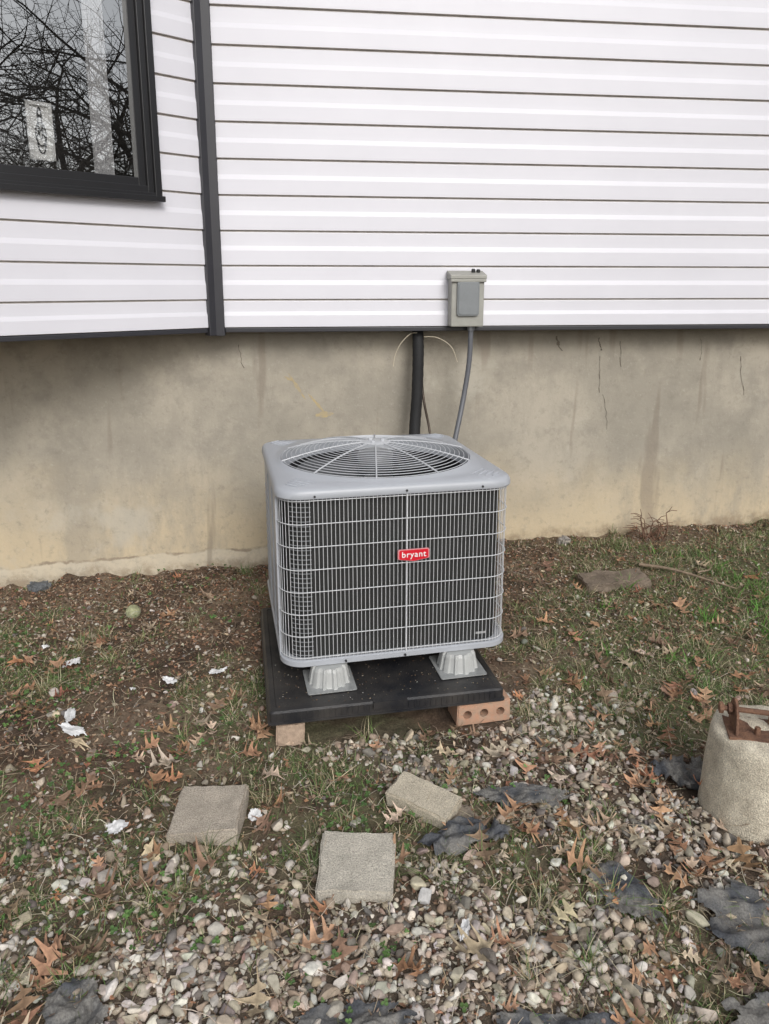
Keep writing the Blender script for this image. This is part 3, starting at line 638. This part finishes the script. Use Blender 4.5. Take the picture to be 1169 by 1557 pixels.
# ------------------------------------------------ BRICKS / PAVERS
def rough_block(name,loc,rot,hx,hy,hz,m,seed=0,amp=.002,holes=None,bev=.006):
    import bmesh
    bm=bmesh.new(); bmesh.ops.create_cube(bm,size=1)
    for v in bm.verts: v.co=Vector((v.co.x*2*hx,v.co.y*2*hy,v.co.z*2*hz))
    bmesh.ops.bevel(bm,geom=bm.edges[:],offset=bev,segments=2,affect='EDGES')
    bmesh.ops.subdivide_edges(bm,edges=[e for e in bm.edges if e.calc_length()>.03],cuts=9,use_grid_fill=True)
    bmesh.ops.triangulate(bm,faces=[f for f in bm.faces if len(f.verts)>4])
    from mathutils import noise as mn
    for v in bm.verts:
        q=v.co*38+Vector((seed*3.1,0,0)); v.co+=Vector((mn.noise(q),mn.noise(q+Vector((9,0,0))),mn.noise(q+Vector((0,7,0)))))*amp*1.6
        q=v.co*9+Vector((seed*5.1,0,0)); v.co+=Vector((mn.noise(q),mn.noise(q+Vector((9,0,0))),mn.noise(q+Vector((0,7,0)))))*amp*1.6
    me=bpy.data.meshes.new(name); bm.to_mesh(me); bm.free(); me.materials.append(m)
    for pgn in me.polygons: pgn.use_smooth=True
    try: me.set_sharp_from_angle(angle=math.radians(35))
    except Exception: pass
    o=bpy.data.objects.new(name,me); scene.collection.objects.link(o); o.location=loc; o.rotation_euler=rot
    return o
def paver_mat(name,c,c2):
    m=mat(name,c,.92,0,0,22,.5,220,col2=c2,detail=10); nt=m.node_tree; N=nt.nodes; p=N['Principled BSDF']
    src=p.inputs['Base Color'].links[0].from_socket; n=N.new('ShaderNodeTexNoise'); n.inputs['Scale'].default_value=320; n.inputs['Detail'].default_value=2
    tcx=N.new('ShaderNodeTexCoord'); nt.links.new(tcx.outputs['Object'],n.inputs['Vector'])
    mr=N.new('ShaderNodeMapRange'); mr.inputs[1].default_value=.3; mr.inputs[2].default_value=.7; mr.inputs[3].default_value=.6; mr.inputs[4].default_value=1.3; nt.links.new(n.outputs['Fac'],mr.inputs[0])
    v=N.new('ShaderNodeVectorMath'); v.operation='SCALE'; nt.links.new(src,v.inputs[0]); nt.links.new(mr.outputs[0],v.inputs['Scale']); nt.links.new(v.outputs[0],p.inputs['Base Color']); return m
pv=paver_mat('paver_concrete',(.50,.44,.365),(.38,.335,.275)); pv2=paver_mat('paver_yellow',(.58,.52,.41),(.45,.40,.315)); pv3=paver_mat('paver_light',(.57,.53,.455),(.44,.41,.35))
rough_block('concrete_paver',(-.512,1.872,H1(-.512,1.872)+.020),(math.radians(2),math.radians(-2),.02),.098,.098,.028,pv,1,.0026)
rough_block('concrete_paver',(-.075,1.685,H1(-.075,1.685)+.024),(math.radians(5),math.radians(1),-.03),.101,.10,.026,pv3,2,.0026)
rough_block('concrete_paver',(.12,1.945,H1(.12,1.945)+.026),(math.radians(6),math.radians(4),math.radians(-32)),.105,.055,.026,pv2,3,.0028)
rough_block('concrete_paver',(-.335,2.345,.037),(0,0,math.radians(8)),.048,.10,.043,mat('brick_tan',(.48,.36,.27),.9,0,.3,50,.4,200),4)
cb=empty('cored_brick',(.345,2.435,.037),math.radians(13))
bo=rough_block('brick_body',(0,0,0),(0,0,0),.1,.055,.043,mat('clay_brick',(.52,.29,.19),.9,0,.35,40,.4,200,col2=(.42,.30,.22)),6,.0012,bev=.004); bo.parent=cb
cut=MB()
for lx in (-.062,0.0,.062): cut.tube([(lx,-.08,0),(lx,.08,0)],.0165,16)
co=cut.obj('core_cutter',pv); 
bpy.context.view_layer.update()
co.parent=cb; md=bo.modifiers.new('cores','BOOLEAN'); md.object=co; md.operation='DIFFERENCE'; md.solver='EXACT'
bpy.context.view_layer.update()
dg=bpy.context.evaluated_depsgraph_get(); me=bpy.data.meshes.new_from_object(bo.evaluated_get(dg)); bo.modifiers.clear(); bo.data=me; bpy.data.objects.remove(co)
rough_block('concrete_paver',(-.30,3.05,.03),(0,0,.2),.1,.06,.049,pv,9)
rough_block('concrete_paver',(.2,3.08,.03),(0,0,.2),.1,.06,.049,pv,10)
rough_block('flat_stone',(1.12,3.40,H1(1.12,3.4)+.02),(0,math.radians(-3),.1),.16,.075,.024,mat('flagstone_brown',(.24,.19,.145),.9,0,.4,20,.6,100),12,.006)
rough_block('small_rock',(1.0,3.93,H1(1.0,3.93)+.015),(.2,.3,.4),.035,.025,.03,mat('rock_grey',(.4,.37,.34),.9,0,.4,30,.8,100),13,.008,bev=.012)
rough_block('small_rock',(-1.80,3.60,H1(-1.8,3.6)+.02),(.1,.2,.4),.05,.03,.035,mat('slate_rock',(.16,.17,.18),.8,0,.4,60,.9,100),14,.010,bev=.015)
rough_block('flat_stone',(.235,1.885,H1(.235,1.885)+.010),(0,.1,.5),.045,.05,.010,mat('slab_brown',(.32,.27,.21),.9,0,.4,30,.8,100),15,.004)
# ------------------------------------------------ concrete pier
pier=empty('concrete_pier',(1.112,1.93,0))
h0=H1(1.11,1.93)
mb=MB(); prof=[(.158,-.08)]+[(.157-.0135*(t/12),.245*t/12) for t in range(13)]+[(.139,.256),(.132,.262),(.115,.266),(.10,.268),(.08,.269),(.05,.270),(.03,.270),(.01,.270)]
mb.lathe(prof,(0,0,h0),96); 
po=mb.obj('pier_body',paver_mat('old_concrete',(.72,.66,.53),(.50,.445,.35)),pier,smooth=True,auto=False)
for v in po.data.vertices:
    q=np.array(v.co); an=math.atan2(q[1],q[0]); k=(float(fbm(math.cos(an)*3+q[2]*6+20,math.sin(an)*3+q[2]*10+20,5))-.5)*.06; v.co.x*=1+k; v.co.y*=1+k; v.co.z+=(float(fbm(q[0]*12,q[1]*12,7))-.5)*.02
rust=mat('rusty_steel',(.26,.14,.085),.85,.1,0,30,.5,150,col2=(.12,.065,.045)); zt=h0+.262
mb=MB(); mb.box(-.110,.09,-.08,.045,zt,zt+.008)
def lug(x0):
    P=[(-.070,zt+.008),(.035,zt+.008),(.028,zt+.060),(.012,zt+.084),(-.015,zt+.094),(-.042,zt+.084),(-.060,zt+.055)]
    mb.rings([[(x0,y,z) for y,z in P],[(x0+.008,y,z) for y,z in P]],0,True,True)
lug(-.092); lug(.052)
mb.tube([(-.13,-.015,zt+.062),(.13,-.015,zt+.062)],.008,10); 
for xx_ in (-.132,-.108,.072,.115): mb.tube([(xx_,-.015,zt+.062),(xx_+.012,-.015,zt+.062)],.017,6)
mb.tube([(-.03,-.045,zt),(-.03,-.045,zt+.03)],.009,6); mb.tube([(.02,.02,zt),(.02,.02,zt+.045)],.008,8)
bo2=mb.obj('rusty_bracket',rust,pier,bevel=.0015); bo2.rotation_euler=(0,0,math.radians(-14))
# ------------------------------------------------ landscape fabric
V=[];Fq=[];Cl=[]; off=0
for (cx,cy,rx,ry,rot,lift,sd) in FAB:
    k=60; u=np.linspace(-1.25,1.25,k); U,W=np.meshgrid(u,u); ang=np.arctan2(W,U); rad=np.hypot(U,W)
    lim=.78+.6*(fbm(np.cos(ang)*2.2+sd*3,np.sin(ang)*2.2+sd*5,sd)-.4)+.5*(fbm(U*5+sd,W*5,sd+30)-.5)
    px=cx+rx*U*math.cos(rot)-ry*W*math.sin(rot); py=cy+rx*U*math.sin(rot)+ry*W*math.cos(rot)
    rid=1-np.abs(2*fbm(px*16+fbm(px*9,py*9,2)*2,py*16,sd+3)-1)*3
    pz=H(px,py)+.008+lift*np.clip(fbm(px*8,py*8,sd)*.5+rid*.6,-.1,1.3)*ss((1.25-rad)/.4)+.003*(1-np.abs(2*fbm(px*50,py*50,sd+6,2)-1)*2)
    V.append(np.stack([px,py,pz],-1).reshape(-1,3)); id_=np.arange(k*k).reshape(k,k)+off
    inside=rad<lim; ok=inside[:-1,:-1]&inside[1:,1:]&inside[1:,:-1]&inside[:-1,1:]
    Fq.append(np.stack([id_[:-1,:-1],id_[:-1,1:],id_[1:,1:],id_[1:,:-1]],-1)[ok]); off+=k*k
    d=fbm(px*14,py*14,sd+9); c=mix(np.broadcast_to(np.array([.075,.080,.090]),px.shape+(3,)),np.array([.22,.21,.19]),ss((d-.36)/.3)*.8); Cl.append(c.reshape(-1,3))
npmesh('landscape_fabric',np.concatenate(V),np.concatenate(Fq),np.concatenate(Cl),vcmat('woven_fabric',.7,200,.6,1.4,.4,400,.003))
# ------------------------------------------------ litter: white scraps, ball, twigs
def scrap(name,x,y,w,h,rot,sd,m):
    k=14; u=np.linspace(-1,1,k); U,W=np.meshgrid(u,u); lim=.75+.6*(fbm(np.cos(np.arctan2(W,U))*2+sd,np.sin(np.arctan2(W,U))*2+sd,sd)-.5)
    px=x+w*U*math.cos(rot)-h*W*math.sin(rot); py=y+w*U*math.sin(rot)+h*W*math.cos(rot); pz=H(px,py)+.014+.022*fbm(U*2.5+sd,W*2.5,sd,3)
    ins=np.hypot(U,W)<lim+.15; ok=ins[:-1,:-1]&ins[1:,1:]&ins[1:,:-1]&ins[:-1,1:]; id_=np.arange(k*k).reshape(k,k)
    me=bpy.data.meshes.new(name); me.from_pydata([tuple(q) for q in np.stack([px,py,pz],-1).reshape(-1,3)],[],[tuple(int(a) for a in f) for f in np.stack([id_[:-1,:-1],id_[:-1,1:],id_[1:,1:],id_[1:,:-1]],-1)[ok]])
    me.materials.append(m); o=bpy.data.objects.new(name,me); scene.collection.objects.link(o)
wp=mat('white_plastic_scrap',(.78,.78,.78),.4,0,.15,30)
for a_ in [(-1.09,2.30,.075,.026,-.5,1),(-1.13,2.38,.022,.06,.3,2),(-.765,1.82,.036,.036,.2,3),(-1.28,2.76,.034,.055,-.4,4),(-.84,2.62,.042,.024,-.6,5),(.19,1.47,.017,.038,-.2,6),(-.66,2.68,.05,.02,.7,7),(-.38,1.88,.024,.03,.2,8),(-1.45,2.9,.018,.014,.2,9),(-.96,2.55,.012,.018,.9,10)]: scrap('plastic_scrap',*a_,wp)
import bmesh as _b
bm=_b.new(); _b.ops.create_icosphere(bm,subdivisions=3,radius=.034); me=bpy.data.meshes.new('tennis_ball'); bm.to_mesh(me); bm.free()
for p_ in me.polygons: p_.use_smooth=True
me.materials.append(mat('faded_felt',(.46,.47,.28),.95,0,.4,60,.6,300)); tb=bpy.data.objects.new('tennis_ball',me); scene.collection.objects.link(tb)
ring_=MB(); ring_.tube([(.0335*math.cos(t)*1.0,.0335*math.sin(t)*math.cos(.5*math.sin(2*t)),.0335*math.sin(t)*math.sin(.5*math.sin(2*t))) for t in [i*6.283/40 for i in range(40)]],.0012,5,closed=True); so=ring_.obj('seam',mat('seam_grey',(.4,.4,.35),.8),tb)
tb.location=(-1.18,3.22,H1(-1.18,3.22)+.030)
def twig(mb,x,y,L,a,r,zoff=.012,wb=1):
    P=[];
    for i in range(8):
        t=i/7; px=x+L*t*math.cos(a)-.06*wb*L*math.sin(t*7+x*9)*math.sin(a); py=y+L*t*math.sin(a)+.06*wb*L*math.sin(t*7+x*9)*math.cos(a); P.append((px,py,H1(px,py)+zoff))
    mb.tube(P,[r*(1-.6*i/7) for i in range(8)],6)
mb=MB(); twig(mb,1.30,3.55,.46,-.62,.009,.028,.3); twig(mb,1.55,3.42,.14,.6,.005,.028); twig(mb,-1.5,1.95,.35,.25,.004); twig(mb,-1.45,2.10,.3,-.1,.003); twig(mb,.2,1.35,.4,.9,.003); twig(mb,.8,1.7,.45,-.1,.003)
for i in range(170):
    x_=random.uniform(-1.8,2);y_=random.uniform(1.1,3.5)
    if free(np.array([x_]),np.array([y_]),pad=.1)[0]: twig(mb,x_,y_,random.uniform(.08,.26),random.uniform(0,6.28),random.uniform(.001,.0028))
mb.obj('fallen_twigs',mat('twig_bark',(.32,.24,.17),.9,0,.4,40))
mb=MB()
random.seed(4)
for i in range(12):
    P=[];x_,y_=1.50+random.uniform(-.06,.08),3.98; a=random.uniform(-1.3,1.3); 
    hh=random.uniform(.10,.22)
    for t in range(8): P.append((x_+a*.11*t/7*(1+.3*math.sin(t)),y_-.01-.05*abs(math.sin(t*.5+i)),H1(x_,y_)+hh/7*t*(1-.07*t*abs(a))+.006*math.sin(t*1.7+i)))
    mb.tube(P,[.0046*(1-.1*t) for t in range(8)],5)
    for j in (3,5):
        b=P[j]; sg=random.choice((-1,1)); mb.tube([b,(b[0]+.03*sg,b[1],b[2]+.015),(b[0]+.06*sg,b[1],b[2]+.012)],.0018,4)
mb.obj('dead_shrub_stems',mat('stem_brown',(.18,.10,.065),.85,0,.3,30))
# ------------------------------------------------ bare trees reflected in the window
bark=mat('tree_bark',(.07,.062,.052),.95)
def tree(x,y,h,sd):
    rnd=random.Random(sd); mb=MB()
    def br(p,d,L,r,dep):
        P=[p];q=p;dd=d
        for i in range(3):
            dd=(dd+Vector((rnd.uniform(-1,1),rnd.uniform(-1,1),rnd.uniform(-.5,.8)))*.2).normalized(); q=q+dd*(L/3); P.append(q)
        mb.tube(P,[r,r*.85,r*.7,r*.55],6 if dep<2 else 3,cap=False)
        if dep>=6: return
        nb=4 if dep in(1,2,3) else 3
        for k in range(nb):
            b=P[3] if k==0 else P[rnd.choice([1,2,3])]
            ax_=Vector((rnd.uniform(-1,1),rnd.uniform(-1,1),rnd.uniform(-.5,.5))); nd=(dd*(.9 if k==0 else .35)+ax_*.75).normalized()
            br(b,nd,L*rnd.uniform(.62,.84),r*.56,dep+1)
    br(Vector((x,y,-.1)),Vector((0,0,1)),h*.24,h*.012,0)
    mb.obj('bare_tree',bark)
for i,(x_,y_,h_) in enumerate([(8.3,-1.9,10),(9.4,-3.2,11),(10.3,-2.3,12),(12,-4.6,13),(9.4,-.8,10),(13.5,-3.4,14),(8.8,-2.6,9)]): tree(x_,y_,h_,i+3)
# ------------------------------------------------ light, sky, camera
AZ=math.radians(160); EL=math.radians(34)
w=bpy.data.worlds.new('World'); scene.world=w; w.use_nodes=True; nt=w.node_tree
sky=nt.nodes.new('ShaderNodeTexSky'); sky.sky_type='NISHITA'; sky.sun_disc=False; sky.sun_elevation=EL; sky.sun_rotation=AZ; sky.dust_density=3; sky.air_density=1.0
hs=nt.nodes.new('ShaderNodeHueSaturation'); hs.inputs['Saturation'].default_value=.28
nt.links.new(sky.outputs[0],hs.inputs['Color']); nt.links.new(hs.outputs[0],nt.nodes['Background'].inputs[0]); nt.nodes['Background'].inputs[1].default_value=.14
sl=bpy.data.lights.new('sun','SUN'); sl.energy=1.3; sl.angle=math.radians(22); sl.color=(1,.985,.96)
so=bpy.data.objects.new('sun',sl); scene.collection.objects.link(so)
S_=Vector((math.sin(AZ)*math.cos(EL),math.cos(AZ)*math.cos(EL),math.sin(EL))); so.rotation_euler=S_.to_track_quat('Z','Y').to_euler()
cam=bpy.data.cameras.new('camera'); cam.sensor_fit='VERTICAL'; cam.sensor_height=36; cam.lens=26; cam.clip_end=2000; cam.clip_start=.05; cam.shift_y=-.0537
co=bpy.data.objects.new('camera',cam); scene.collection.objects.link(co); co.location=(0,0,1.53); co.rotation_euler=(math.radians(90-13),0,0); scene.camera=co
scene.view_settings.view_transform='Standard'; scene.view_settings.look='None'; scene.view_settings.exposure=0
